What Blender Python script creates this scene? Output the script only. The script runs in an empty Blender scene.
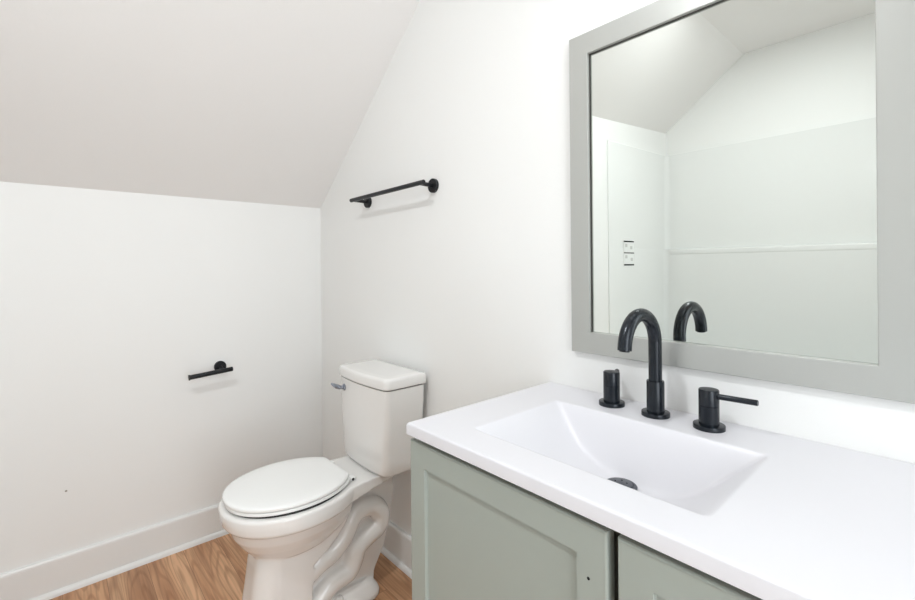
import bpy, bmesh, math, random
from mathutils import Vector, Matrix
PI = math.pi
S = bpy.context.scene
COL = S.collection

# ------------------------------------------------------------------ camera
F_PX, YAW, ROLL, SHIFT = 452.35, 0.8441, -0.0089, 32.92
cam_d = bpy.data.cameras.new('camera')
cam = bpy.data.objects.new('camera', cam_d)
COL.objects.link(cam)
cam_d.sensor_fit = 'HORIZONTAL'
cam_d.sensor_width = 36.0
cam_d.lens = F_PX * 36.0 / 915.0
cam_d.shift_y = -SHIFT / 915.0
cam_d.clip_start = 0.02
fwd = Vector((-math.sin(YAW), math.cos(YAW), 0))
right0 = Vector((math.cos(YAW), math.sin(YAW), 0))
up0 = Vector((0, 0, 1))
rgt = right0 * math.cos(ROLL) + up0 * math.sin(ROLL)
upv = -right0 * math.sin(ROLL) + up0 * math.cos(ROLL)
M = Matrix((rgt, upv, -fwd)).transposed().to_4x4()
M.translation = Vector((2.1332, -0.9873, 1.1335))
cam.matrix_world = M
S.camera = cam

# ------------------------------------------------------------------ light and exposure
world = bpy.data.worlds.new('world')
S.world = world
world.use_nodes = True
world.node_tree.nodes['Background'].inputs[0].default_value = (0.9, 0.95, 1.0, 1)
world.node_tree.nodes['Background'].inputs[1].default_value = 0.3
S.view_settings.view_transform = 'Standard'
S.view_settings.look = 'None'
S.view_settings.gamma = 1.0
S.view_settings.exposure = -0.15
CEIL_LAMP = 790.0        # strength of the flush ceiling light's diffuser
VANITY_LAMP = 4.8      # strength of the globes over the mirror
FILL_LIGHT = 25.0       # power of a soft fill lamp added at the unseen doorway


def area(name, loc, target, sx, sy, power, color):
    d = bpy.data.lights.new(name, 'AREA')
    d.shape = 'RECTANGLE'
    d.size, d.size_y, d.energy, d.color = sx, sy, power, color
    o = bpy.data.objects.new(name, d)
    COL.objects.link(o)
    o.location = loc
    o.rotation_euler = (Vector(target) - Vector(loc)).to_track_quat('-Z', 'Y').to_euler()
    return o


area('fill_light', (3.02, -0.85, 1.15), (0.6, -0.75, 0.8), 0.8, 1.9, FILL_LIGHT, (0.92, 0.965, 1.0))  # added fill lamp that evens out the room, no real fitting


# ------------------------------------------------------------------ materials
def srgb(r, g, b):
    def f(c):
        c /= 255.0
        return c / 12.92 if c <= 0.04045 else ((c + 0.055) / 1.055) ** 2.4
    return (f(r), f(g), f(b), 1)


def mat(name, col, rough=0.5, metal=0.0, bump=0.0, bscale=200.0, coat=0.0, vary=0.0, spec=0.5):
    m = bpy.data.materials.new(name)
    m.use_nodes = True
    nt = m.node_tree
    b = nt.nodes['Principled BSDF']
    b.inputs['Base Color'].default_value = col
    b.inputs['Roughness'].default_value = rough
    b.inputs['Metallic'].default_value = metal
    b.inputs['Coat Weight'].default_value = coat
    b.inputs['Coat Roughness'].default_value = 0.06
    b.inputs['Specular IOR Level'].default_value = spec
    tc = nt.nodes.new('ShaderNodeTexCoord')
    if vary > 0:
        n = nt.nodes.new('ShaderNodeTexNoise')
        n.inputs['Scale'].default_value = 3.0
        n.inputs['Detail'].default_value = 4.0
        nt.links.new(tc.outputs['Object'], n.inputs['Vector'])
        mx = nt.nodes.new('ShaderNodeMix')
        mx.data_type = 'RGBA'
        mx.inputs[6].default_value = tuple(c * (1 - vary) for c in col[:3]) + (1,)
        mx.inputs[7].default_value = tuple(min(1, c * (1 + vary)) for c in col[:3]) + (1,)
        nt.links.new(n.outputs['Fac'], mx.inputs[0])
        nt.links.new(mx.outputs[2], b.inputs['Base Color'])
    if bump > 0:
        n2 = nt.nodes.new('ShaderNodeTexNoise')
        n2.inputs['Scale'].default_value = bscale
        n2.inputs['Detail'].default_value = 2.0
        nt.links.new(tc.outputs['Object'], n2.inputs['Vector'])
        bp = nt.nodes.new('ShaderNodeBump')
        bp.inputs['Strength'].default_value = bump
        bp.inputs['Distance'].default_value = 0.002
        nt.links.new(n2.outputs['Fac'], bp.inputs['Height'])
        nt.links.new(bp.outputs['Normal'], b.inputs['Normal'])
    return m


WALL = mat('white_wall_paint', srgb(243, 243, 241), 0.55, bump=0.12, bscale=260, vary=0.01)
CEIL = mat('ceiling_paint', srgb(243, 241, 239), 0.75, bump=0.12, bscale=220, vary=0.01)
TRIM = mat('trim_enamel', srgb(236, 236, 234), 0.35)
CERAMIC = mat('glazed_ceramic', srgb(237, 235, 232), 0.12, coat=0.5)
SEATM = mat('seat_plastic', srgb(245, 245, 243), 0.25)
COUNTER = mat('cultured_marble', srgb(224, 223, 227), 0.36, coat=0.1, vary=0.004)
GREEN = mat('sage_cabinet_paint', srgb(161, 168, 161), 0.42, bump=0.04, bscale=500, vary=0.015)
GREEN_DARK = mat('dark_face_frame', srgb(105, 104, 94), 0.7, vary=0.03)  # darker than the doors; used on the face frame behind them
BLACK = mat('matte_black_metal', srgb(20, 27, 35), 0.27, metal=0.35, spec=0.6)
BLACK2 = mat('satin_black_metal', srgb(20, 23, 27), 0.40, metal=0.2)
HOLE = mat('dark_hole', srgb(14, 14, 14), 0.8)
DARKGAP = mat('dark_gap_shade', srgb(40, 38, 36), 0.7)  # dark colour painted in for the shade in the toilet's gaps
CHROME = mat('chrome', srgb(150, 155, 165), 0.15, metal=1.0)
BRUSHED = mat('brushed_grey_frame', srgb(184, 185, 181), 0.33, metal=0.35, bump=0.02, bscale=900)
LIPM = mat('dark_frame_lip', srgb(70, 68, 64), 0.35, metal=0.5)
SURR = mat('tub_acrylic', srgb(237, 238, 236), 0.16, coat=0.4)
LABELM = mat('clear_label_film', srgb(240, 241, 239), 0.35)
GREYINK = mat('pale_grey_ink', srgb(206, 206, 203), 0.5)
BOLT = mat('drain_metal', srgb(92, 95, 101), 0.35, metal=0.6)


def mirror_mat():
    m = bpy.data.materials.new('mirror_silvering')
    m.use_nodes = True
    b = m.node_tree.nodes['Principled BSDF']
    b.inputs['Metallic'].default_value = 1.0
    b.inputs['Roughness'].default_value = 0.0
    b.inputs['Base Color'].default_value = (0.745, 0.772, 0.742, 1)
    return m


MIRROR = mirror_mat()


def glow(name, col, strength):
    m = bpy.data.materials.new(name)
    m.use_nodes = True
    b = m.node_tree.nodes['Principled BSDF']
    b.inputs['Base Color'].default_value = (0.9, 0.9, 0.9, 1)
    b.inputs['Emission Color'].default_value = col
    b.inputs['Emission Strength'].default_value = strength
    return m


LAMP_C = glow('lit_ceiling_diffuser', (0.94, 0.975, 1.0, 1), CEIL_LAMP)
LAMP_V = glow('lit_opal_glass', (0.94, 0.975, 1.0, 1), VANITY_LAMP)


def wood():
    m = bpy.data.materials.new('oak_plank_vinyl')
    m.use_nodes = True
    nt = m.node_tree
    N, L = nt.nodes, nt.links
    b = N['Principled BSDF']
    tc = N.new('ShaderNodeTexCoord')
    br = N.new('ShaderNodeTexBrick')          # planks run along x
    br.offset = 0.37
    br.inputs['Color1'].default_value = (0.15, 0.15, 0.15, 1)
    br.inputs['Color2'].default_value = (0.85, 0.85, 0.85, 1)
    br.inputs['Mortar'].default_value = (0.5, 0.5, 0.5, 1)
    br.inputs['Scale'].default_value = 1.0
    br.inputs['Mortar Size'].default_value = 0.0007
    br.inputs['Mortar Smooth'].default_value = 0.2
    br.inputs['Brick Width'].default_value = 1.22
    br.inputs['Row Height'].default_value = 0.122
    L.new(tc.outputs['Object'], br.inputs['Vector'])
    # per plank offset of the grain
    sc = N.new('ShaderNodeVectorMath'); sc.operation = 'SCALE'
    sc.inputs[3].default_value = 9.0
    L.new(br.outputs['Color'], sc.inputs[0])
    ad = N.new('ShaderNodeVectorMath'); ad.operation = 'ADD'
    L.new(tc.outputs['Object'], ad.inputs[0]); L.new(sc.outputs[0], ad.inputs[1])
    mp = N.new('ShaderNodeMapping')
    mp.inputs['Scale'].default_value = (0.75, 8.0, 1.0)
    L.new(ad.outputs[0], mp.inputs['Vector'])
    n1 = N.new('ShaderNodeTexNoise')
    n1.inputs['Scale'].default_value = 1.6; n1.inputs['Detail'].default_value = 1.2
    n1.inputs['Distortion'].default_value = 0.15
    L.new(mp.outputs[0], n1.inputs['Vector'])
    # cathedral rings: contour lines of the broad noise
    mul = N.new('ShaderNodeMath'); mul.operation = 'MULTIPLY'; mul.inputs[1].default_value = 80.0
    L.new(n1.outputs['Fac'], mul.inputs[0])
    sn = N.new('ShaderNodeMath'); sn.operation = 'SINE'
    L.new(mul.outputs[0], sn.inputs[0])
    mp2 = N.new('ShaderNodeMapping')
    mp2.inputs['Scale'].default_value = (5.0, 130.0, 1.0)
    L.new(ad.outputs[0], mp2.inputs['Vector'])
    n2 = N.new('ShaderNodeTexNoise')
    n2.inputs['Scale'].default_value = 1.0; n2.inputs['Detail'].default_value = 5.0
    L.new(mp2.outputs[0], n2.inputs['Vector'])
    r1 = N.new('ShaderNodeValToRGB')
    r1.color_ramp.elements[0].position = 0.33; r1.color_ramp.elements[0].color = srgb(180, 130, 92)
    r1.color_ramp.elements[1].position = 0.66; r1.color_ramp.elements[1].color = srgb(222, 176, 136)
    L.new(n1.outputs['Fac'], r1.inputs[0])
    r2 = N.new('ShaderNodeMapRange')
    r2.inputs[1].default_value = 0.2; r2.inputs[2].default_value = 1.0
    r2.inputs[3].default_value = 0.0; r2.inputs[4].default_value = 0.42
    L.new(sn.outputs[0], r2.inputs[0])
    m1 = N.new('ShaderNodeMix'); m1.data_type = 'RGBA'
    m1.inputs[7].default_value = srgb(146, 96, 60)
    L.new(r2.outputs[0], m1.inputs[0]); L.new(r1.outputs[0], m1.inputs[6])
    r3 = N.new('ShaderNodeMapRange')
    r3.inputs[1].default_value = 0.4; r3.inputs[2].default_value = 0.75
    r3.inputs[3].default_value = 0.0; r3.inputs[4].default_value = 0.5
    L.new(n2.outputs['Fac'], r3.inputs[0])
    m2 = N.new('ShaderNodeMix'); m2.data_type = 'RGBA'
    m2.inputs[7].default_value = srgb(120, 80, 52)
    L.new(r3.outputs[0], m2.inputs[0]); L.new(m1.outputs[2], m2.inputs[6])
    # plank to plank tone
    hs = N.new('ShaderNodeHueSaturation')
    r4 = N.new('ShaderNodeMapRange')
    r4.inputs[3].default_value = 0.88; r4.inputs[4].default_value = 1.1
    L.new(br.outputs['Color'], r4.inputs[0])
    L.new(r4.outputs[0], hs.inputs['Value']); L.new(m2.outputs[2], hs.inputs['Color'])
    m3 = N.new('ShaderNodeMix'); m3.data_type = 'RGBA'
    m3.inputs[7].default_value = srgb(126, 84, 56)
    L.new(br.outputs['Fac'], m3.inputs[0]); L.new(hs.outputs[0], m3.inputs[6])
    L.new(m3.outputs[2], b.inputs['Base Color'])
    b.inputs['Roughness'].default_value = 0.42
    bp = N.new('ShaderNodeBump'); bp.inputs['Strength'].default_value = 0.15
    bp.inputs['Distance'].default_value = 0.002
    L.new(n2.outputs['Fac'], bp.inputs['Height']); L.new(bp.outputs[0], b.inputs['Normal'])
    return m


WOOD = wood()


# ------------------------------------------------------------------ mesh helpers
def obj(name, bm, m, parent=None, smooth=True, angle=35):
    bmesh.ops.recalc_face_normals(bm, faces=bm.faces)
    me = bpy.data.meshes.new(name)
    bm.to_mesh(me)
    bm.free()
    if smooth:
        for p in me.polygons:
            p.use_smooth = True
        me.set_sharp_from_angle(angle=math.radians(angle))
    me.materials.append(m)
    o = bpy.data.objects.new(name, me)
    COL.objects.link(o)
    if parent:
        o.parent = parent
        o.matrix_parent_inverse = Matrix.Translation(-Vector(parent.location))
    return o


def tag(o, label, cat, group=None):
    o['label'] = label
    o['category'] = cat
    if group:
        o['group'] = group
    return o


def thing(name, loc, label, cat, group=None):
    o = bpy.data.objects.new(name, None)
    COL.objects.link(o)
    o.location = loc
    o.empty_display_size = 0.05
    return tag(o, label, cat, group)


def struct(name, bm, m, smooth=False, parent=None):
    o = obj(name, bm, m, parent, smooth)
    if not parent:
        o['kind'] = 'structure'
    return o


def box(bm, x0, x1, y0, y1, z0, z1, bev=0.0, seg=2):
    r = bmesh.ops.create_cube(bm, size=1.0)
    vs = r['verts']
    for v in vs:
        v.co = Vector(((x0 + x1) / 2 + v.co.x * (x1 - x0), (y0 + y1) / 2 + v.co.y * (y1 - y0), (z0 + z1) / 2 + v.co.z * (z1 - z0)))
    if bev > 0:
        es = list({e for v in vs for e in v.link_edges})
        bmesh.ops.bevel(bm, geom=es, offset=bev, segments=seg, profile=0.5, affect='EDGES')
    return bm


def B(*a, **k):
    return box(bmesh.new(), *a, **k)


def prism(bm, pts, axis, a, b):
    """closed polygon of 2-D points extruded along axis from a to b"""
    def P(p, t):
        return (t, p[0], p[1]) if axis == 0 else ((p[0], t, p[1]) if axis == 1 else (p[0], p[1], t))
    v0 = [bm.verts.new(P(p, a)) for p in pts]
    v1 = [bm.verts.new(P(p, b)) for p in pts]
    n = len(pts)
    f = [bm.faces.new(v0), bm.faces.new(v1[::-1])]
    for i in range(n):
        f.append(bm.faces.new((v0[i], v1[i], v1[(i + 1) % n], v0[(i + 1) % n])))
    return bm, v0, v1, f


def lathe(bm, prof, origin, axis=(0, 0, 1), n=48):
    """prof: list of (radius, height) turned round axis from origin"""
    ax = Vector(axis).normalized()
    q = ax.to_track_quat('Z', 'Y')
    rings = []
    for r, h in prof:
        if r < 1e-6:
            rings.append([bm.verts.new(Vector(origin) + q @ Vector((0, 0, h)))])
        else:
            rings.append([bm.verts.new(Vector(origin) + q @ Vector((r * math.cos(2 * PI * i / n), r * math.sin(2 * PI * i / n), h))) for i in range(n)])
    for a, b in zip(rings, rings[1:]):
        for i in range(n):
            j = (i + 1) % n
            if len(a) == 1:
                bm.faces.new((a[0], b[i], b[j]))
            elif len(b) == 1:
                bm.faces.new((a[i], a[j], b[0]))
            else:
                bm.faces.new((a[i], a[j], b[j], b[i]))
    return bm


def disc_prof(r, h, e=0.0012):
    return [(0, 0), (r, 0), (r, h - e), (r - e * 0.3, h - e * 0.3), (r - e, h), (0, h)]


def tube(bm, pts, rad, n=24, caps=True):
    pts = [Vector(p) for p in pts]
    rads = rad if isinstance(rad, (list, tuple)) else [rad] * len(pts)
    t0 = (pts[1] - pts[0]).normalized()
    ref = Vector((0, 0, 1)) if abs(t0.z) < 0.9 else Vector((1, 0, 0))
    u = t0.cross(ref).normalized()
    rings = []
    for i, p in enumerate(pts):
        if i == 0:
            t = t0
        elif i == len(pts) - 1:
            t = (pts[i] - pts[i - 1]).normalized()
        else:
            t = ((pts[i + 1] - pts[i]).normalized() + (pts[i] - pts[i - 1]).normalized()).normalized()
        u = (u - t * u.dot(t)).normalized()
        w = t.cross(u)
        rings.append([bm.verts.new(p + (u * math.cos(2 * PI * k / n) + w * math.sin(2 * PI * k / n)) * rads[i]) for k in range(n)])
    for a, b in zip(rings, rings[1:]):
        for k in range(n):
            bm.faces.new((a[k], a[(k + 1) % n], b[(k + 1) % n], b[k]))
    if caps:
        bm.faces.new(rings[0][::-1])
        bm.faces.new(rings[-1])
    return bm


def loft(bm, rings):
    """closed rings of equal length joined, both ends capped"""
    vr = [[bm.verts.new(p) for p in r] for r in rings]
    n = len(vr[0])
    for a, b in zip(vr, vr[1:]):
        for k in range(n):
            bm.faces.new((a[k], a[(k + 1) % n], b[(k + 1) % n], b[k]))
    bm.faces.new(vr[0][::-1])
    bm.faces.new(vr[-1])
    return bm


def spline(pts, m=6):
    out = []
    P = [pts[0]] + list(pts) + [pts[-1]]
    for i in range(1, len(P) - 2):
        for j in range(m):
            t = j / m
            out.append(tuple(0.5 * (2 * P[i][k] + (P[i + 1][k] - P[i - 1][k]) * t + (2 * P[i - 1][k] - 5 * P[i][k] + 4 * P[i + 1][k] - P[i + 2][k]) * t * t
                             + (3 * P[i][k] - P[i - 1][k] - 3 * P[i + 1][k] + P[i + 2][k]) * t ** 3) for k in range(len(pts[0]))))
    out.append(tuple(pts[-1]))
    return out


# ================================================================== THE ROOM
XR, YF = 2.80, -2.176          # right wall, far side of the tub alcove
ZK, SL, ZC = 1.4316, 0.799, 2.42
XC = (ZC - ZK) / SL
T = 0.10

struct('floor', B(-T, XR + T, YF - T, T, -0.05, 0), WOOD)
wl = struct('wall_left', B(-T, 0, YF - T, T, 0, ZK + 0.02), WALL)
obj('scuff_mark', lathe(bmesh.new(), [(0, 0), (0.0035, 0), (0.003, 0.0006), (0, 0.0008)], (0, -0.964, 0.349), (1, 0, 0), 12), mat('grey_scuff', srgb(160, 156, 150), 0.7), wl)
gable = [(0, 0), (XR, 0), (XR, ZC), (XC, ZC), (0, ZK)]
struct('wall_back', prism(bmesh.new(), gable, 1, 0, T)[0], WALL)
struct('wall_front', prism(bmesh.new(), gable, 1, YF - T, YF)[0], WALL)
# right wall with the doorway behind the photographer
bm = bmesh.new()
box(bm, XR, XR + T, YF - T, -1.28, 0, ZC)
box(bm, XR, XR + T, -0.42, T, 0, ZC)
box(bm, XR, XR + T, -1.28, -0.42, 2.05, ZC)
struct('wall_right', bm, WALL)
ce = [(-T, ZK - SL * T), (XC, ZC), (XR + T, ZC), (XR + T, ZC + T), (XC - 0.04, ZC + T), (-T, ZK - SL * T + T * 1.3)]
struct('ceiling', prism(bmesh.new(), ce, 1, YF - T, T)[0], CEIL)
# partition between toilet and tub alcove, its end wall running slightly splayed to the back of the alcove
ax0, ax1, ay0 = 0.706, 0.762, -1.31


def alcove_wall():
    bm = bmesh.new()
    pl = [(0, ay0), (ax0, ay0), (ax1, YF), (0, YF)]
    vb = [bm.verts.new((x, y, 0)) for x, y in pl]
    vt = [bm.verts.new((x, y, ZK + SL * x + 0.01)) for x, y in pl]
    bm.faces.new(vb); bm.faces.new(vt)
    for i in range(4):
        bm.faces.new((vb[i], vb[(i + 1) % 4], vt[(i + 1) % 4], vt[i]))
    return bm


struct('wall_alcove', alcove_wall(), WALL)

# baseboards: flat board with a small eased top and a quarter-round shoe
HB = 0.129
prof = [(0, 0), (0.0, HB), (0.009, HB), (0.013, HB - 0.005), (0.014, HB - 0.012), (0.014, 0.018), (0.018, 0.0175), (0.023, 0.014), (0.026, 0.008), (0.027, 0)]


def baseboard(name, a, b, axis, flip):
    bm = bmesh.new()
    if axis == 1:      # runs along y on a wall facing +x
        pts = [(p[0] * flip[0] + flip[1], p[1]) for p in prof]
        prism(bm, pts, 1, a, b)
    else:              # runs along x on a wall facing -y
        pts = [(p[0] * flip[0] + flip[1], p[1]) for p in prof]
        prism(bm, pts, 0, a, b)
    return struct(name, bm, TRIM)


baseboard('baseboard_left', ay0, -0.0, 1, (1, 0))
baseboard('baseboard_back', 0.028, 1.383, 0, (-1, 0))
baseboard('baseboard_alcove', 0.028, ax0, 0, (1, ay0))
# door casing on the right wall
bm = bmesh.new()
box(bm, XR - 0.016, XR, -1.36, -1.28, 0, 2.13, bev=0.003)
box(bm, XR - 0.016, XR, -0.42, -0.34, 0, 2.13, bev=0.003)
box(bm, XR - 0.016, XR, -1.28, -0.42, 2.05, 2.13, bev=0.003)
struct('trim_1', bm, TRIM)
struct('floor_hall', B(XR + T, XR + 1.2, -1.9, 0.3, -0.05, 0), WOOD)

# ================================================================== VANITY CABINET
CX0, CX1, DEP, HC, TH = 1.3885, 2.2760, 0.4655, 0.8243, 0.023
vx0, vx1 = CX0 - 0.0005, CX1 - 0.003
cab = thing('vanity_cabinet', ((vx0 + vx1) / 2, -0.22, 0), 'sage green shaker vanity cabinet with two doors under the white sink top', 'cabinet')
zt = HC - TH
bm = bmesh.new()
FY = -DEP + 0.044      # front of the carcass
box(bm, vx0, vx0 + 0.016, FY, -0.004, 0, zt)
box(bm, vx1 - 0.016, vx1, FY, -0.004, 0, zt)
box(bm, vx0 + 0.016, vx1 - 0.016, FY + 0.02, -0.004, 0.09, 0.106)
box(bm, vx0 + 0.016, vx1 - 0.016, -0.012, -0.004, 0.106, zt)
box(bm, vx0 + 0.016, vx1 - 0.016, FY + 0.06, FY + 0.072, 0, 0.09)
obj('body', bm, GREEN, cab, smooth=False)
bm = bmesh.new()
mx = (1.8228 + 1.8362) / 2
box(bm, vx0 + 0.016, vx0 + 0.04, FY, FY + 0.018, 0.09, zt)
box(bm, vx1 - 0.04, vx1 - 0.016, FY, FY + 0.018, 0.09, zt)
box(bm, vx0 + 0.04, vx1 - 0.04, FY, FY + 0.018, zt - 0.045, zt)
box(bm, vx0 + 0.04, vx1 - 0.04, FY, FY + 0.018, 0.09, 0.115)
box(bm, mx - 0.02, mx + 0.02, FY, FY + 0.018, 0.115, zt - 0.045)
obj('face_frame', bm, GREEN_DARK, cab, smooth=False)


def shaker(x0, x1, z0, z1, y0, y1, st):
    """door leaf: outer chamfered slab with a recessed flat panel (front at y0)"""
    bm = bmesh.new()
    c, rec, sb = 0.0030, 0.0065, 0.0015

    def ring(ix, y):
        return [bm.verts.new(p) for p in ((x0 + ix, y, z0 + ix), (x1 - ix, y, z0 + ix), (x1 - ix, y, z1 - ix), (x0 + ix, y, z1 - ix))]
    rs = [ring(0, y1), ring(0, y0 + c), ring(c * 0.35, y0 + c * 0.3), ring(c, y0), ring(st, y0), ring(st + 0.0007, y0 + 0.0012), ring(st + sb, y0 + rec - 0.0006), ring(st + sb + 0.001, y0 + rec)]
    for a, b in zip(rs, rs[1:]):
        for k in range(4):
            bm.faces.new((a[k], a[(k + 1) % 4], b[(k + 1) % 4], b[k]))
    bm.faces.new(rs[0]); bm.faces.new(rs[-1])
    return bm


DY0, DY1 = -DEP + 0.009, -DEP + 0.0270
DZ0, DZ1 = 0.10, 0.7885
st = 0.046
d1 = obj('door', shaker(1.3875, 1.8222, DZ0, DZ1, DY0, DY1, st), GREEN, cab, smooth=False)
d2 = obj('door', shaker(1.8362, 2.2700, DZ0, DZ1, DY0, DY1, st), GREEN, cab, smooth=False)
h = obj('screw_hole', lathe(bmesh.new(), [(0, 0), (0.0022, 0), (0.0022, 0.0006), (0, 0.0006)], (1.7945, DY0 + 0.0002, 0.715), (0, -1, 0), 16), HOLE, d1)
h['label'] = 'small dark handle screw hole'
h = obj('screw_hole', lathe(bmesh.new(), [(0, 0), (0.0022, 0), (0.0022, 0.0006), (0, 0.0006)], (1.8640, DY0 + 0.0002, 0.705), (0, -1, 0), 16), HOLE, d2)
h['label'] = 'small dark handle screw hole'

# ------------------------------------------------------------------ sink top
BX0, BX1, BY0, BY1 = 1.5065, 1.9185, -0.389, -0.127
dp = [(1.5065, 0), (1.516, .010), (1.533, .025), (1.559, .050), (1.586, .072), (1.622, .090), (1.662, .100), (1.705, .1055), (1.749, .107), (1.780, .104), (1.800, .098),
      (1.822, .0865), (1.843, .071), (1.863, .052), (1.885, .031), (1.905, .012), (1.9185, 0)]


def depth_x(x):
    if x <= dp[0][0] or x >= dp[-1][0]:
        return 0.0
    for i in range(len(dp) - 1):
        if x <= dp[i + 1][0]:
            x0, y0 = dp[i]; x1, y1 = dp[i + 1]
            def slope(k):
                if k <= 0 or k >= len(dp) - 1:
                    a = 0 if k <= 0 else len(dp) - 2
                    return (dp[a + 1][1] - dp[a][1]) / (dp[a + 1][0] - dp[a][0])
                return (dp[k + 1][1] - dp[k - 1][1]) / (dp[k + 1][0] - dp[k - 1][0])
            h_ = x1 - x0; t = (x - x0) / h_
            return ((2 * t ** 3 - 3 * t * t + 1) * y0 + (t ** 3 - 2 * t * t + t) * h_ * slope(i) + (-2 * t ** 3 + 3 * t * t) * y1 + (t ** 3 - t * t) * h_ * slope(i + 1))
    return 0.0


def smin(a, b, k):
    h_ = max(k - abs(a - b), 0.0) / k
    return min(a, b) - h_ * h_ * k * 0.25


def basin_depth(x, y):
    if not (BX0 < x < BX1 and BY0 < y < BY1):
        return 0.0
    d = depth_x(x)
    back = (BY1 - y) * 2.3
    front = (y - BY0) * 2.2
    k = min(0.010, 0.8 * max(d, 1e-5))
    v = smin(smin(d, back, k), front, k)
    # gentle fall of the floor towards the drain
    return max(0.0, v)


def axis_grid(lo, hi, stops, step):
    xs = set()
    marks = sorted([lo, hi] + stops)
    for a, b in zip(marks, marks[1:]):
        n = max(1, int(math.ceil((b - a) / step)))
        for i in range(n + 1):
            xs.add(round(a + (b - a) * i / n, 6))
    return sorted(xs)


def sink_top():
    bm = bmesh.new()
    r = 0.004
    es = [0, 0.0004, 0.0012, 0.0024, 0.004]
    xs = axis_grid(CX0 + r, CX1 - r, [BX0, BX1, BX0 - 0.002, BX1 + 0.002], 0.004)
    ys = axis_grid(-DEP + r, -0.001, [BY0, BY1, BY0 - 0.002, BY1 + 0.002, BY1 - 0.05], 0.0035)
    xs = [CX0 + e for e in es[:-1]] + xs + [CX1 - e for e in es[-2::-1]]
    ys = [-DEP + e for e in es[:-1]] + ys

    def ez(e):
        return 0 if e >= r else r - math.sqrt(max(0, r * r - (r - e) ** 2))
    V = []
    for x in xs:
        row = []
        for y in ys:
            e1 = min(x - CX0, CX1 - x); e2 = y + DEP
            if e1 < r and e2 < r:
                q = math.hypot(r - e1, r - e2)
                drop = r - math.sqrt(max(0, r * r - min(q, r) ** 2))
            else:
                drop = ez(min(e1, e2))
            row.append(bm.verts.new((x, y, HC - drop - basin_depth(x, y))))
        V.append(row)
    nx, ny = len(xs), len(ys)
    ii = [i for i, x in enumerate(xs) if BX0 - 0.012 < x < BX1 + 0.012]
    jj = [j for j, y in enumerate(ys) if BY0 - 0.012 < y < BY1 + 0.012]
    for _ in range(4):        # soften the moulded edges of the bowl
        new = {(i, j): 0.5 * V[i][j].co.z + 0.125 * (V[i - 1][j].co.z + V[i + 1][j].co.z + V[i][j - 1].co.z + V[i][j + 1].co.z) for i in ii for j in jj}
        for (i, j), z in new.items():
            V[i][j].co.z = z
    for i in range(nx - 1):
        for j in range(ny - 1):
            bm.faces.new((V[i][j], V[i + 1][j], V[i + 1][j + 1], V[i][j + 1]))
    loop = [V[i][0] for i in range(nx)] + [V[nx - 1][j] for j in range(1, ny)] + [V[i][ny - 1] for i in range(nx - 2, -1, -1)] + [V[0][j] for j in range(ny - 2, 0, -1)]
    low = [bm.verts.new((v.co.x, v.co.y, HC - TH)) for v in loop]
    n = len(loop)
    for i in range(n):
        j = (i + 1) % n
        bm.faces.new((loop[i], low[i], low[j], loop[j]))
    # underside as a ring towards the cabinet's inside, open below the bowl
    cx, cy = (BX0 + BX1) / 2, -0.26
    inn = []
    for v in low:
        inn.append(bm.verts.new((min(max(v.co.x, BX0 - 0.03), BX1 + 0.03), min(max(v.co.y, BY0 - 0.03), BY1 + 0.03), HC - TH)))
    for i in range(n):
        j = (i + 1) % n
        bm.faces.new((low[i], inn[i], inn[j], low[j]))
    bmesh.ops.remove_doubles(bm, verts=bm.verts, dist=1e-6)
    return bm


top = thing('sink_top', ((CX0 + CX1) / 2, -DEP / 2, HC - TH), 'glossy white one-piece sink top with a sunken rectangular basin, on the green vanity', 'sink')
obj('basin_slab', sink_top(), COUNTER, top, angle=50)
DXc, DYc = 1.702, -0.2015
DZc = HC - 0.1020
dr = obj('drain', lathe(bmesh.new(), [(0, -0.006), (0.029, -0.006), (0.0295, 0.0015), (0.028, 0.003), (0.0235, 0.0036), (0.023, 0.0020), (0.0215, 0.0020), (0.021, 0.0052), (0.019, 0.0060), (0, 0.0064)], (DXc, DYc, DZc), (0, 0, 1), 48), BOLT, top)
dr['label'] = 'dark pop-up drain'
for k in range(5):
    a = k * 2 * PI / 5 + 0.6
    obj('water_drop', lathe(bmesh.new(), [(0.0017, 0), (0.0012, 0.0009), (0, 0.0013)], (DXc + 0.011 * math.cos(a), DYc + 0.011 * math.sin(a), DZc + 0.0060), (0, 0, 1), 12), BLACK, dr)

# ------------------------------------------------------------------ faucet
FX, FYc = 1.7056, -0.0640
sp = thing('faucet', (FX, FYc, HC), 'matte black widespread faucet with gooseneck spout and two lever handles, behind the basin', 'faucet')
obj('base_ring', lathe(bmesh.new(), disc_prof(0.0275, 0.0085, 0.0015), (FX, FYc, HC)), BLACK, sp)
obj('sleeve', lathe(bmesh.new(), [(0, 0.008), (0.0172, 0.008), (0.0172, 0.0705), (0.0166, 0.0715), (0, 0.0715)], (FX, FYc, HC)), BLACK, sp)
R_, zc = 0.0625, 0.9735
pts = [(FX, FYc, HC + 0.069), (FX, FYc, 0.93)]
for i in range(0, 33):
    a = math.radians(0 + 176 * i / 32)
    pts.append((FX, FYc - R_ + R_ * math.cos(a), zc + R_ * math.sin(a)))
pa, pb = Vector(pts[-2]), Vector(pts[-1])
pts.append(tuple(pb + (pb - pa).normalized() * 0.004))
so = obj('spout', tube(bmesh.new(), pts, 0.0130, 32), BLACK, sp)
e = Vector(pts[-1]); dd = (e - Vector(pts[-2])).normalized()
obj('aerator', lathe(bmesh.new(), [(0, -0.002), (0.0095, -0.002), (0.0095, 0.0022), (0.0075, 0.0030), (0, 0.0024)], e, dd, 24), BLACK2, sp)


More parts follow.
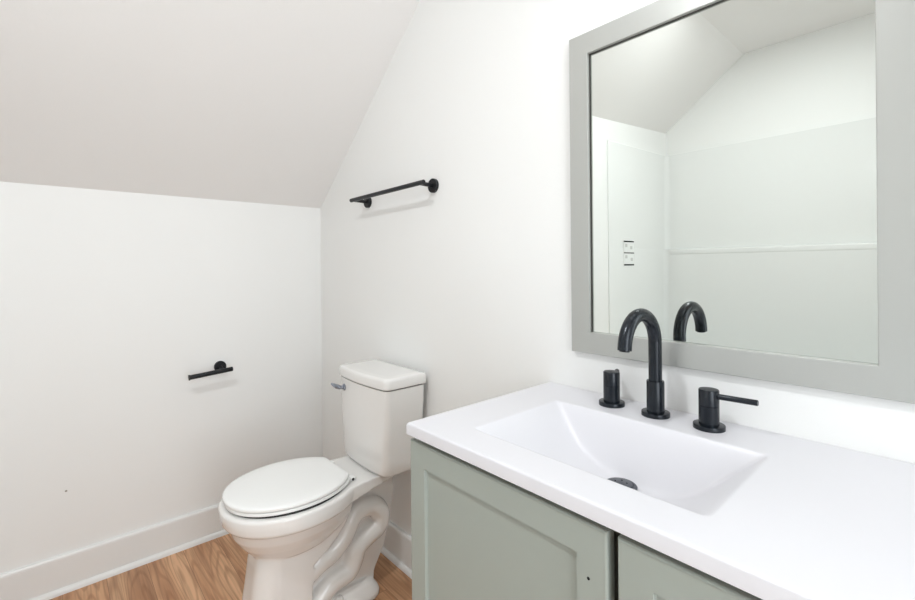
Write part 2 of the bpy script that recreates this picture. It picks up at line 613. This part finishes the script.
def handle(x, lever_dir, label):
    t = obj('handle', lathe(bmesh.new(), [(0, 0.008), (0.0176, 0.008), (0.0176, 0.0430), (0.0172, 0.0434), (0.0170, 0.0436), (0.0172, 0.0438), (0.0176, 0.0442), (0.0176, 0.0722), (0.0166, 0.0738), (0, 0.0744)], (x, FYc, HC)), BLACK, sp)
    t['label'] = label
    obj('base_ring', lathe(bmesh.new(), disc_prof(0.0275, 0.0085, 0.0015), (x, FYc, HC)), BLACK, t)
    d = Vector(lever_dir).normalized()
    c = Vector((x, FYc, HC + 0.0625))
    L = Vector(lever_dir).length
    obj('lever', lathe(bmesh.new(), [(0, 0), (0.0052, 0), (0.0052, L - 0.001), (0.0045, L), (0, L)], c + d * 0.010, d, 24), BLACK, t)


handle(FX + 0.1020, (0.0705, 0.0, 0.002), 'handle with its lever pointing sideways along the wall')
handle(FX - 0.0985, (-0.006, 0.030, 0.004), 'handle with its lever turned towards the wall')

# ================================================================== MIRROR
MX0, MX1, MZ0, MZ1, FW = 1.4700, 2.0915, 0.9195, 1.7040, 0.0520
mir = thing('wall_mirror', ((MX0 + MX1) / 2, -0.01, MZ0), 'large rectangular mirror in a flat brushed grey frame above the sink', 'mirror')
FYM = -0.015
sides = []


def frame_side(quad):
    """mitred bar: quad = four (x,z) corners outer a, outer b, inner b, inner a"""
    bm = bmesh.new()
    (a, b, c, d) = [Vector((p[0], 0, p[1])) for p in quad]
    e = 0.0016
    oi = ((d - a) + (c - b)).normalized() if False else None
    def rowpts(s, t):   # from outer (t=0) to inner (t=1)
        return s[0].lerp(s[1], t)
    w = FW
    prof_ = [(0.0, -0.002), (0.0, FYM + e), (e * 0.3 / w, FYM + e * 0.3), (e / w, FYM), (1 - e / w, FYM), (1 - e * 0.3 / w, FYM + e * 0.3), (1.0, FYM + e), (1.0, -0.0035), (0.9, -0.001)]
    rows = []
    for s in ((a, d), (b, c)):
        r = []
        for t, y in prof_:
            p = s[0].lerp(s[1], t)
            r.append(bm.verts.new((p.x, y, p.z)))
        rows.append(r)
    n = len(prof_)
    for i in range(n):
        j = (i + 1) % n
        bm.faces.new((rows[0][i], rows[0][j], rows[1][j], rows[1][i]))
    bm.faces.new(rows[0]); bm.faces.new(rows[1])
    return bm


x0, x1, z0, z1 = MX0, MX1, MZ0, MZ1
ix0, ix1, iz0, iz1 = x0 + FW, x1 - FW, z0 + FW, z1 - FW
for q in (((x0, z0), (x1, z0), (ix1, iz0), (ix0, iz0)), ((x0, z1), (x1, z1), (ix1, iz1), (ix0, iz1)),
          ((x0, z0), (x0, z1), (ix0, iz1), (ix0, iz0)), ((x1, z0), (x1, z1), (ix1, iz1), (ix1, iz0))):
    obj('frame_rail', frame_side(q), BRUSHED, mir, smooth=True, angle=20)
# thin dark inner lip
bm = bmesh.new()
lw = 0.0014
box(bm, ix0, ix0 + lw, -0.007, -0.0035, iz0, iz1)
box(bm, ix0 + lw, ix1 - lw * 0.4, -0.007, -0.0035, iz1 - lw, iz1)
lip = obj('inner_lip', bm, LIPM, mir, smooth=False)
lip['label'] = 'thin dark lip inside the frame'
g = obj('glass', B(ix0, ix1, -0.004, -0.001, iz0, iz1), MIRROR, mir, smooth=False)

# ================================================================== TOILET
TX = 0.690
EX = 0.6835     # centre line of the bowl rim, seat and lid
toi = thing('toilet', (TX, -0.33, 0), 'white two-piece toilet with closed lid between the left wall and the vanity', 'toilet')


def egg(hw, yb, yf, yw, z, n=72, bw=None):
    """plan outline: front half ellipse to yf, rear narrowing to half width bw at yb, widest at yw"""
    pts = []
    bw = hw * 0.57 if bw is None else bw
    half = []
    for i in range(n // 4 + 1):
        a = (PI / 2) * i / (n // 4)
        half.append((hw * math.cos(a) ** 0.92, yw + (yf - yw) * math.sin(a)))
    half = half[::-1]        # from the tip to the widest point
    m = n // 4
    L = yb - yw
    # rear ellipse quarter truncated where half width = bw
    th = math.acos(min(1, bw / hw))
    for i in range(1, m + 1):
        a = th * i / m
        half.append((hw * math.cos(a), yw + L * math.sin(a) / math.sin(th)))
    right = [(EX + x, y, z) for x, y in half]
    left = [(EX - x, y, z) for x, y in half[::-1]]
    return right + left[:-1]


# --- bowl, pedestal, trapway and foot fused into one glazed casting
bm = bmesh.new()
rings = [egg(0.030, -0.36, -0.47, -0.42, 0.240, bw=0.02),
         egg(0.078, -0.33, -0.530, -0.43, 0.250, bw=0.05),
         egg(0.104, -0.31, -0.552, -0.43, 0.270, bw=0.07),
         egg(0.130, -0.28, -0.582, -0.43, 0.306, bw=0.09),
         egg(0.146, -0.27, -0.600, -0.43, 0.335, bw=0.10),
         egg(0.157, -0.26, -0.609, -0.43, 0.367, bw=0.102),
         egg(0.173, -0.255, -0.622, -0.43, 0.3735, bw=0.105),
         egg(0.180, -0.250, -0.628, -0.43, 0.381, bw=0.107),
         egg(0.181, -0.245, -0.632, -0.43, 0.402, bw=0.110),
         egg(0.180, -0.245, -0.632, -0.43, 0.420, bw=0.110),
         egg(0.176, -0.250, -0.625, -0.43, 0.4255, bw=0.107)]
loft(bm, rings)


def rbox_z(bm, rs):
    """loft of rounded rectangles: (cx hw, y0, y1, corner r, z)"""
    out = []
    for hw, y0, y1, r, z in rs:
        p = []
        for cx, cy, a0 in ((hw - r, y1 - r, 0), (-hw + r, y1 - r, 90), (-hw + r, y0 + r, 180), (hw - r, y0 + r, 270)):
            for k in range(9):
                a = math.radians(a0 + 90 * k / 8)
                p.append((TX + cx + r * math.cos(a), cy + r * math.sin(a), z))
        out.append(p)
    loft(bm, out)


# deck under the tank: flares back from the bowl, its underside rising to the rear
dk = [(-0.38, 0.150, 0.384), (-0.30, 0.136, 0.380), (-0.265, 0.127, 0.380), (-0.23, 0.120, 0.383), (-0.19, 0.116, 0.389), (-0.14, 0.113, 0.398), (-0.08, 0.112, 0.410), (-0.04, 0.110, 0.415)]
loft(bm, [[(EX + 0.004 - w, y, z), (EX + 0.004 + w, y, z), (EX + 0.004 + w, y, 0.4255), (EX + 0.004 - w, y, 0.4255)] for y, w, z in dk])
# pedestal front (full width) with its swept rear edge
rbox_z(bm, [(0.090, -0.590, -0.42, 0.055, 0.0), (0.090, -0.590, -0.42, 0.055, 0.015), (0.086, -0.576, -0.42, 0.055, 0.06), (0.083, -0.562, -0.42, 0.055, 0.15), (0.083, -0.550, -0.41, 0.055, 0.24), (0.083, -0.530, -0.40, 0.055, 0.33)])
ped = [(-0.500, 0.0), (-0.500, 0.36), (-0.25, 0.375), (-0.252, 0.345)] + \
      [(-0.262, 0.322), (-0.280, 0.295), (-0.305, 0.263), (-0.335, 0.236), (-0.365, 0.219), (-0.390, 0.211), (-0.394, 0.205), (-0.394, 0.0)]
b2, v0, v1, fs = prism(bmesh.new(), ped, 0, TX - 0.085, TX + 0.085)
bmesh.ops.bevel(b2, geom=[e_ for e_ in b2.edges if abs(e_.verts[0].co.x - e_.verts[1].co.x) < 1e-5 and e_.calc_length() > 0.004], offset=0.008, segments=3, profile=0.5, affect='EDGES')
me = bpy.data.meshes.new('tmp'); b2.to_mesh(me); b2.free(); bm.from_mesh(me); bpy.data.meshes.remove(me)
# web behind the pedestal
web = [(-0.41, 0.0), (-0.41, 0.37), (-0.07, 0.39), (-0.066, 0.33), (-0.085, 0.24), (-0.110, 0.14), (-0.150, 0.07), (-0.160, 0.0)]
prism(bm, web, 0, TX - 0.046, TX + 0.046)
# foot
rbox_z(bm, [(0.092, -0.575, -0.140, 0.045, 0.0), (0.092, -0.575, -0.140, 0.045, 0.014), (0.086, -0.570, -0.146, 0.040, 0.026), (0.074, -0.56, -0.160, 0.035, 0.044), (0.058, -0.55, -0.175, 0.03, 0.060)])
# trapway, same on both sides
trap = [(-0.400, 0.165), (-0.359, 0.187), (-0.312, 0.203), (-0.270, 0.240), (-0.243, 0.285), (-0.212, 0.306), (-0.162, 0.300), (-0.130, 0.262), (-0.140, 0.222), (-0.186, 0.202), (-0.222, 0.180), (-0.238, 0.140), (-0.258, 0.112), (-0.300, 0.105), (-0.340, 0.088), (-0.385, 0.05)]
for s in (1, -1):
    tp = [(TX + s * 0.050, y, z) for y, z in spline(trap, 5)]
    tube(bm, tp, 0.0350, 20)
bowl = obj('bowl', bm, CERAMIC, toi, angle=80)
rm = bowl.modifiers.new('fuse', 'REMESH'); rm.mode = 'VOXEL'; rm.voxel_size = 0.0035; rm.use_smooth_shade = True
sm = bowl.modifiers.new('soften', 'SMOOTH'); sm.factor = 0.5; sm.iterations = 3

for s in (1, -1):
    obj('bolt_cap', lathe(bmesh.new(), [(0.016, 0), (0.016, 0.010), (0.014, 0.016), (0.008, 0.020), (0, 0.021)], (TX + s * 0.067, -0.300, 0.036), (0, 0, 1), 32), CERAMIC, toi)

# --- seat and lid
def slab(outl, zs):
    bm = bmesh.new()
    loft(bm, [outl(ins, z) for ins, z in zs])
    return bm


obj('seat', slab(lambda i, z: egg(0.163 - i, -0.262 - i * .3, -0.619 + i, -0.43, z, bw=0.092 - i), [(0.004, 0.4315), (0.0005, 0.4325), (0, 0.4345), (0, 0.4390), (0.0006, 0.4408), (0.004, 0.4415)]), SEATM, toi, angle=60)
obj('lid', slab(lambda i, z: egg(0.164 - i, -0.265 - i * .3, -0.622 + i, -0.43, z, bw=0.088 - i), [(0.003, 0.4440), (0.0005, 0.4446), (0, 0.446), (0, 0.4500), (0.001, 0.4525), (0.004, 0.4545), (0.012, 0.4560), (0.04, 0.4575), (0.08, 0.458)]), SEATM, toi, angle=60)
obj('seat_gap_shade', slab(lambda i, z: egg(0.162, -0.275, -0.609, -0.43, z, bw=0.09), [(0, 0.4240), (0, 0.4320)]), DARKGAP, toi)  # dark slab that paints the shade between rim and seat
for s in (1, -1):
    hb = obj('hinge', B(EX + s * 0.078 - 0.012, EX + s * 0.078 + 0.012, -0.262, -0.240, 0.4252, 0.4370, bev=0.003, seg=3), SEATM, toi)
    obj('hinge_hole', lathe(bmesh.new(), [(0, 0), (0.0045, 0), (0.0045, 0.002), (0, 0.002)], (EX + s * 0.078 + 0.012, -0.252, 0.4315), (1, 0, 0), 16), DARKGAP, hb)  # dark disc drawn for the hole in the hinge end


# --- tank
TXT = 0.7025


def tank_ring(hw, yb, yf, bow, r, z, n=8):
    """rounded rectangle with a front bowed by 'bow'"""
    p = []
    for cx, cy, a0 in ((hw - r * 0.5, yb - r * 0.5, 0), (-hw + r * 0.5, yb - r * 0.5, 90)):
        for k in range(n + 1):
            a = math.radians(a0 + 90 * k / n)
            p.append((cx + r * 0.5 * math.cos(a), cy + r * 0.5 * math.sin(a)))
    for k in range(n + 1):
        a = math.radians(180 + 90 * k / n)
        p.append((-hw + r + r * math.cos(a), yf + r + r * math.sin(a)))
    m = 16
    for k in range(1, m):
        t = k / m
        p.append((-hw + r + (2 * hw - 2 * r) * t, yf))
    for k in range(n + 1):
        a = math.radians(270 + 90 * k / n)
        p.append((hw - r + r * math.cos(a), yf + r + r * math.sin(a)))
    out = []
    for x, y in p:
        fr = max(0.0, min(1.0, (yb - y) / (yb - yf)))
        out.append((TXT + x, y - bow * (1 - (x / hw) ** 2) * fr, z))
    return out


zs = [(0.1315, -0.034, -0.158, 0.010, 0.022, 0.4262), (0.1415, -0.028, -0.169, 0.011, 0.024, 0.4300), (0.1465, -0.026, -0.173, 0.012, 0.024, 0.440), (0.1485, -0.025, -0.174, 0.013, 0.024, 0.47), (0.1535, -0.023, -0.175, 0.014, 0.022, 0.53),
      (0.1585, -0.022, -0.175, 0.015, 0.020, 0.60), (0.1645, -0.022, -0.176, 0.015, 0.018, 0.67), (0.1670, -0.022, -0.1765, 0.015, 0.018, 0.7240)]
bm = bmesh.new()
loft(bm, [tank_ring(*z) for z in zs])
tank = obj('tank', bm, CERAMIC, toi, angle=60)
bm = bmesh.new()
loft(bm, [tank_ring(0.1610, -0.026, -0.1705, 0.015, 0.015, 0.7240), tank_ring(0.1610, -0.026, -0.1705, 0.015, 0.015, 0.7285)])
obj('lid_gap_shade', bm, DARKGAP, toi)  # dark sheet that paints the shade line under the tank lid
bm = bmesh.new()
lz = [(0.1675, -0.018, -0.177, 0.016, 0.018, 0.7277), (0.1700, -0.015, -0.1800, 0.016, 0.019, 0.7290), (0.1705, -0.014, -0.1805, 0.016, 0.019, 0.7330), (0.1705, -0.014, -0.1805, 0.016, 0.019, 0.7540),
      (0.1690, -0.0155, -0.179, 0.016, 0.019, 0.7605), (0.1655, -0.019, -0.1755, 0.016, 0.018, 0.7640), (0.1575, -0.027, -0.168, 0.015, 0.017, 0.7655), (0.1335, -0.045, -0.145, 0.013, 0.015, 0.7660)]
loft(bm, [tank_ring(*z) for z in lz])
obj('tank_lid', bm, CERAMIC, toi, angle=60)
# flush lever
lv = obj('flush_lever', lathe(bmesh.new(), [(0, -0.010), (0.0125, -0.010), (0.0125, 0.003), (0.010, 0.0065), (0, 0.007)], (0.590, -0.184, 0.690), (-0.1, -1, 0), 24), CHROME, toi)
lv['label'] = 'small chrome flush lever'
bm = tube(bmesh.new(), [(0.590, -0.188, 0.690), (0.589, -0.203, 0.692), (0.580, -0.210, 0.6945), (0.565, -0.214, 0.6975), (0.548, -0.216, 0.700)], [0.006, 0.0075, 0.0085, 0.0065, 0.0035], 16)
obj('lever_arm', bm, CHROME, lv)

# ================================================================== TOWEL BAR
tb = thing('towel_bar', (0.686, 0, 1.413), 'long matte black towel bar high on the wall above the toilet', 'towel bar')
obj('bar', lathe(bmesh.new(), [(0, 0), (0.0072, 0), (0.0080, 0.0008), (0.0080, 0.4952), (0.0072, 0.496), (0, 0.496)], (0.4380, -0.068, 1.4135), (1, 0, 0.010), 24), BLACK2, tb)
for x in (0.464, 0.905):
    fl = obj('flange', lathe(bmesh.new(), [(0, 0), (0.0245, 0), (0.0245, 0.0095), (0.0232, 0.011), (0, 0.0115)], (x, 0, 1.410 + (0.007 if x > .6 else 0)), (0, -1, 0), 40), BLACK2, tb)
    obj('post', lathe(bmesh.new(), [(0, 0.010), (0.0072, 0.010), (0.0072, 0.068), (0, 0.068)], (x, 0, 1.410 + (0.007 if x > .6 else 0)), (0, -1, 0.03), 24), BLACK2, fl)

# ================================================================== TOILET PAPER HOLDER
ph = thing('toilet_paper_holder', (0, -0.46, 0.715), 'empty matte black toilet paper holder on the left wall beside the toilet', 'toilet paper holder')
fl = obj('flange', lathe(bmesh.new(), [(0, 0), (0.0235, 0), (0.0235, 0.0095), (0.0222, 0.011), (0, 0.0115)], (0, -0.462, 0.7165), (1, 0, 0), 40), BLACK2, ph)
obj('post', lathe(bmesh.new(), [(0, 0.010), (0.0070, 0.010), (0.0070, 0.060), (0, 0.060)], (0, -0.462, 0.7165), (1, 0, -0.16), 24), BLACK2, fl)
obj('arm', lathe(bmesh.new(), [(0, 0), (0.0090, 0), (0.0094, 0.001), (0.0094, 0.158), (0.0112, 0.1605), (0.0112, 0.1640), (0, 0.1645)], (0.062, -0.428, 0.7105), (0, -1, -0.066), 24), BLACK2, ph)

# ================================================================== TUB WITH SURROUND (seen in the mirror)
tub = thing('tub_surround', (1.75, (YF - 1.45) / 2, 0), 'glossy white moulded tub and shower surround reflected in the mirror', 'bathtub')


def xw(y):
    return ax0 + (ax1 - ax0) * (ay0 - y) / (ay0 - YF)


SY0, ZL, ZS, ZR = -1.480, 1.240, 1.880, 0.44
XE = XR - 0.001


def panel(bm, zlo, zhi, t, te=0.006):
    """U-shaped wall panel of thickness t round the alcove, with rounded inner corners"""
    pts_out = [(xw(SY0) + 0.001, SY0), (xw(YF) + 0.001, YF + 0.001), (XE, YF + 0.001), (XE, SY0)]
    yb = YF + 0.001 + t
    xi0, xi1 = xw(SY0) + te, xw(yb) + te
    inner = [(xi0, SY0)]
    r = 0.035
    for k in range(9):
        a = math.radians(180 + 90 * k / 8)
        inner.append((xi1 + r + r * math.cos(a), yb + r + r * math.sin(a)))
    for k in range(9):
        a = math.radians(270 + 90 * k / 8)
        inner.append((XE - te - r + r * math.cos(a), yb + r + r * math.sin(a)))
    inner.append((XE - te, SY0))
    poly = inner + pts_out[::-1]
    b3, v0_, v1_, f_ = prism(bmesh.new(), poly, 2, zlo, zhi)
    es = [e_ for e_ in b3.edges if abs(e_.verts[0].co.z - zhi) < 1e-6 and abs(e_.verts[1].co.z - zhi) < 1e-6]
    bmesh.ops.bevel(b3, geom=es, offset=min(0.006, te * .4), segments=3, profile=0.5, affect='EDGES')
    m_ = bpy.data.meshes.new('tmp'); b3.to_mesh(m_); b3.free(); bm.from_mesh(m_); bpy.data.meshes.remove(m_)


bm = bmesh.new(); panel(bm, ZL - 0.004, ZS, 0.016, 0.0045)
obj('upper_panel', bm, SURR, tub, angle=40)
bm = bmesh.new(); panel(bm, ZR - 0.03, ZL, 0.040)
obj('lower_panel', bm, SURR, tub, angle=40)
ym = YF + 0.001
obj('ledge', B(xw(YF) + 0.03, XE - 0.03, ym + 0.004, ym + 0.0425, ZL - 0.040, ZL + 0.003, bev=0.012, seg=4), SURR, tub, angle=60)
# tub body with a well
def tub_mesh():
    bm = bmesh.new()
    x0, x1, y0, y1 = xw(SY0) + 0.002, XE, YF + 0.001, SY0
    def rr(ix, iy, r, z):
        p = []
        X0, X1, Y0, Y1 = x0 + ix, x1 - ix, y0 + iy, y1 - iy
        for cx, cy, a0 in ((X1 - r, Y1 - r, 0), (X0 + r, Y1 - r, 90), (X0 + r, Y0 + r, 180), (X1 - r, Y0 + r, 270)):
            for k in range(7):
                a = math.radians(a0 + 90 * k / 6)
                p.append((cx + r * math.cos(a), cy + r * math.sin(a), z))
        return p
    loft(bm, [rr(0, 0, .004, 0), rr(0, 0, .004, ZR - .012), rr(.004, .004, .006, ZR - .003), rr(.014, .014, .012, ZR), rr(.075, .075, .10, ZR), rr(.09, .088, .10, ZR - .02), rr(.13, .11, .10, .12), rr(.18, .16, .10, .09)])
    return bm


obj('bathtub', tub_mesh(), SURR, tub, angle=40)

# sticker on the end panel of the surround
def on_panel(y0, y1, z0, z1, off, t):
    bm = bmesh.new()
    xa, xb = xw(y0) + 0.0072 + off, xw(y1) + 0.0072 + off
    vs = [bm.verts.new(p) for p in ((xa, y0, z0), (xb, y1, z0), (xb, y1, z1), (xa, y0, z1), (xa + t, y0, z0), (xb + t, y1, z0), (xb + t, y1, z1), (xa + t, y0, z1))]
    for f in ((0, 1, 2, 3), (4, 5, 6, 7), (0, 1, 5, 4), (1, 2, 6, 5), (2, 3, 7, 6), (3, 0, 4, 7)):
        bm.faces.new([vs[i] for i in f])
    return bm


lb = obj('label_sticker', on_panel(-1.630, -1.750, 1.128, 1.292, 0.0, 0.0008), LABELM)
tag(lb, 'small pale label sticker with three black bars on the shower wall, seen in the mirror', 'sticker')
for z_, h_ in ((1.283, 0.009), (1.212, 0.006), (1.138, 0.009)):
    obj('printed_bar', on_panel(-1.634, -1.746, z_ - h_ / 2, z_ + h_ / 2, 0.0009, 0.0004), HOLE, lb)
for y_, z_ in ((-1.66, 1.258), (-1.66, 1.188), (-1.715, 1.245), (-1.72, 1.172)):
    obj('printed_mark', on_panel(y_ + 0.012, y_ - 0.012, z_ - 0.010, z_ + 0.010, 0.0009, 0.0004), GREYINK, lb)

# ================================================================== LIGHT FITTINGS (above the frame)
cl = thing('ceiling_light', (1.534, -1.246, ZC), 'round white flush ceiling light over the middle of the room', 'ceiling light')
obj('light_rim', lathe(bmesh.new(), [(0, 0), (0.095, 0), (0.095, -0.006), (0.088, -0.010), (0.045, -0.010), (0.045, -0.006), (0, -0.006)], (1.534, -1.246, ZC)), TRIM, cl)
obj('diffuser', lathe(bmesh.new(), [(0, -0.0065), (0.044, -0.0065), (0.043, -0.009), (0, -0.010)], (1.534, -1.246, ZC)), LAMP_C, cl)

vl = thing('vanity_light', (1.785, 0, 1.93), 'three-globe vanity light bar on the wall above the mirror', 'wall light')
obj('back_plate', B(1.785 - 0.24, 1.785 + 0.24, -0.022, -0.001, 1.90, 1.965, bev=0.006), BLACK2, vl)
for k in (-1, 0, 1):
    x = 1.785 + k * 0.17
    am = obj('arm', tube(bmesh.new(), [(x, -0.02, 1.935), (x, -0.07, 1.935), (x, -0.085, 1.93), (x, -0.09, 1.915)], 0.008, 16), BLACK2, vl)
    obj('globe', lathe(bmesh.new(), [(0, 0.0)] + [(0.05 * math.sin(math.radians(a)), -0.05 + 0.05 * math.cos(math.radians(a))) for a in range(12, 180, 12)] + [(0, -0.10)], (x, -0.09, 1.918), (0, 0, 1), 32), LAMP_V, vl)
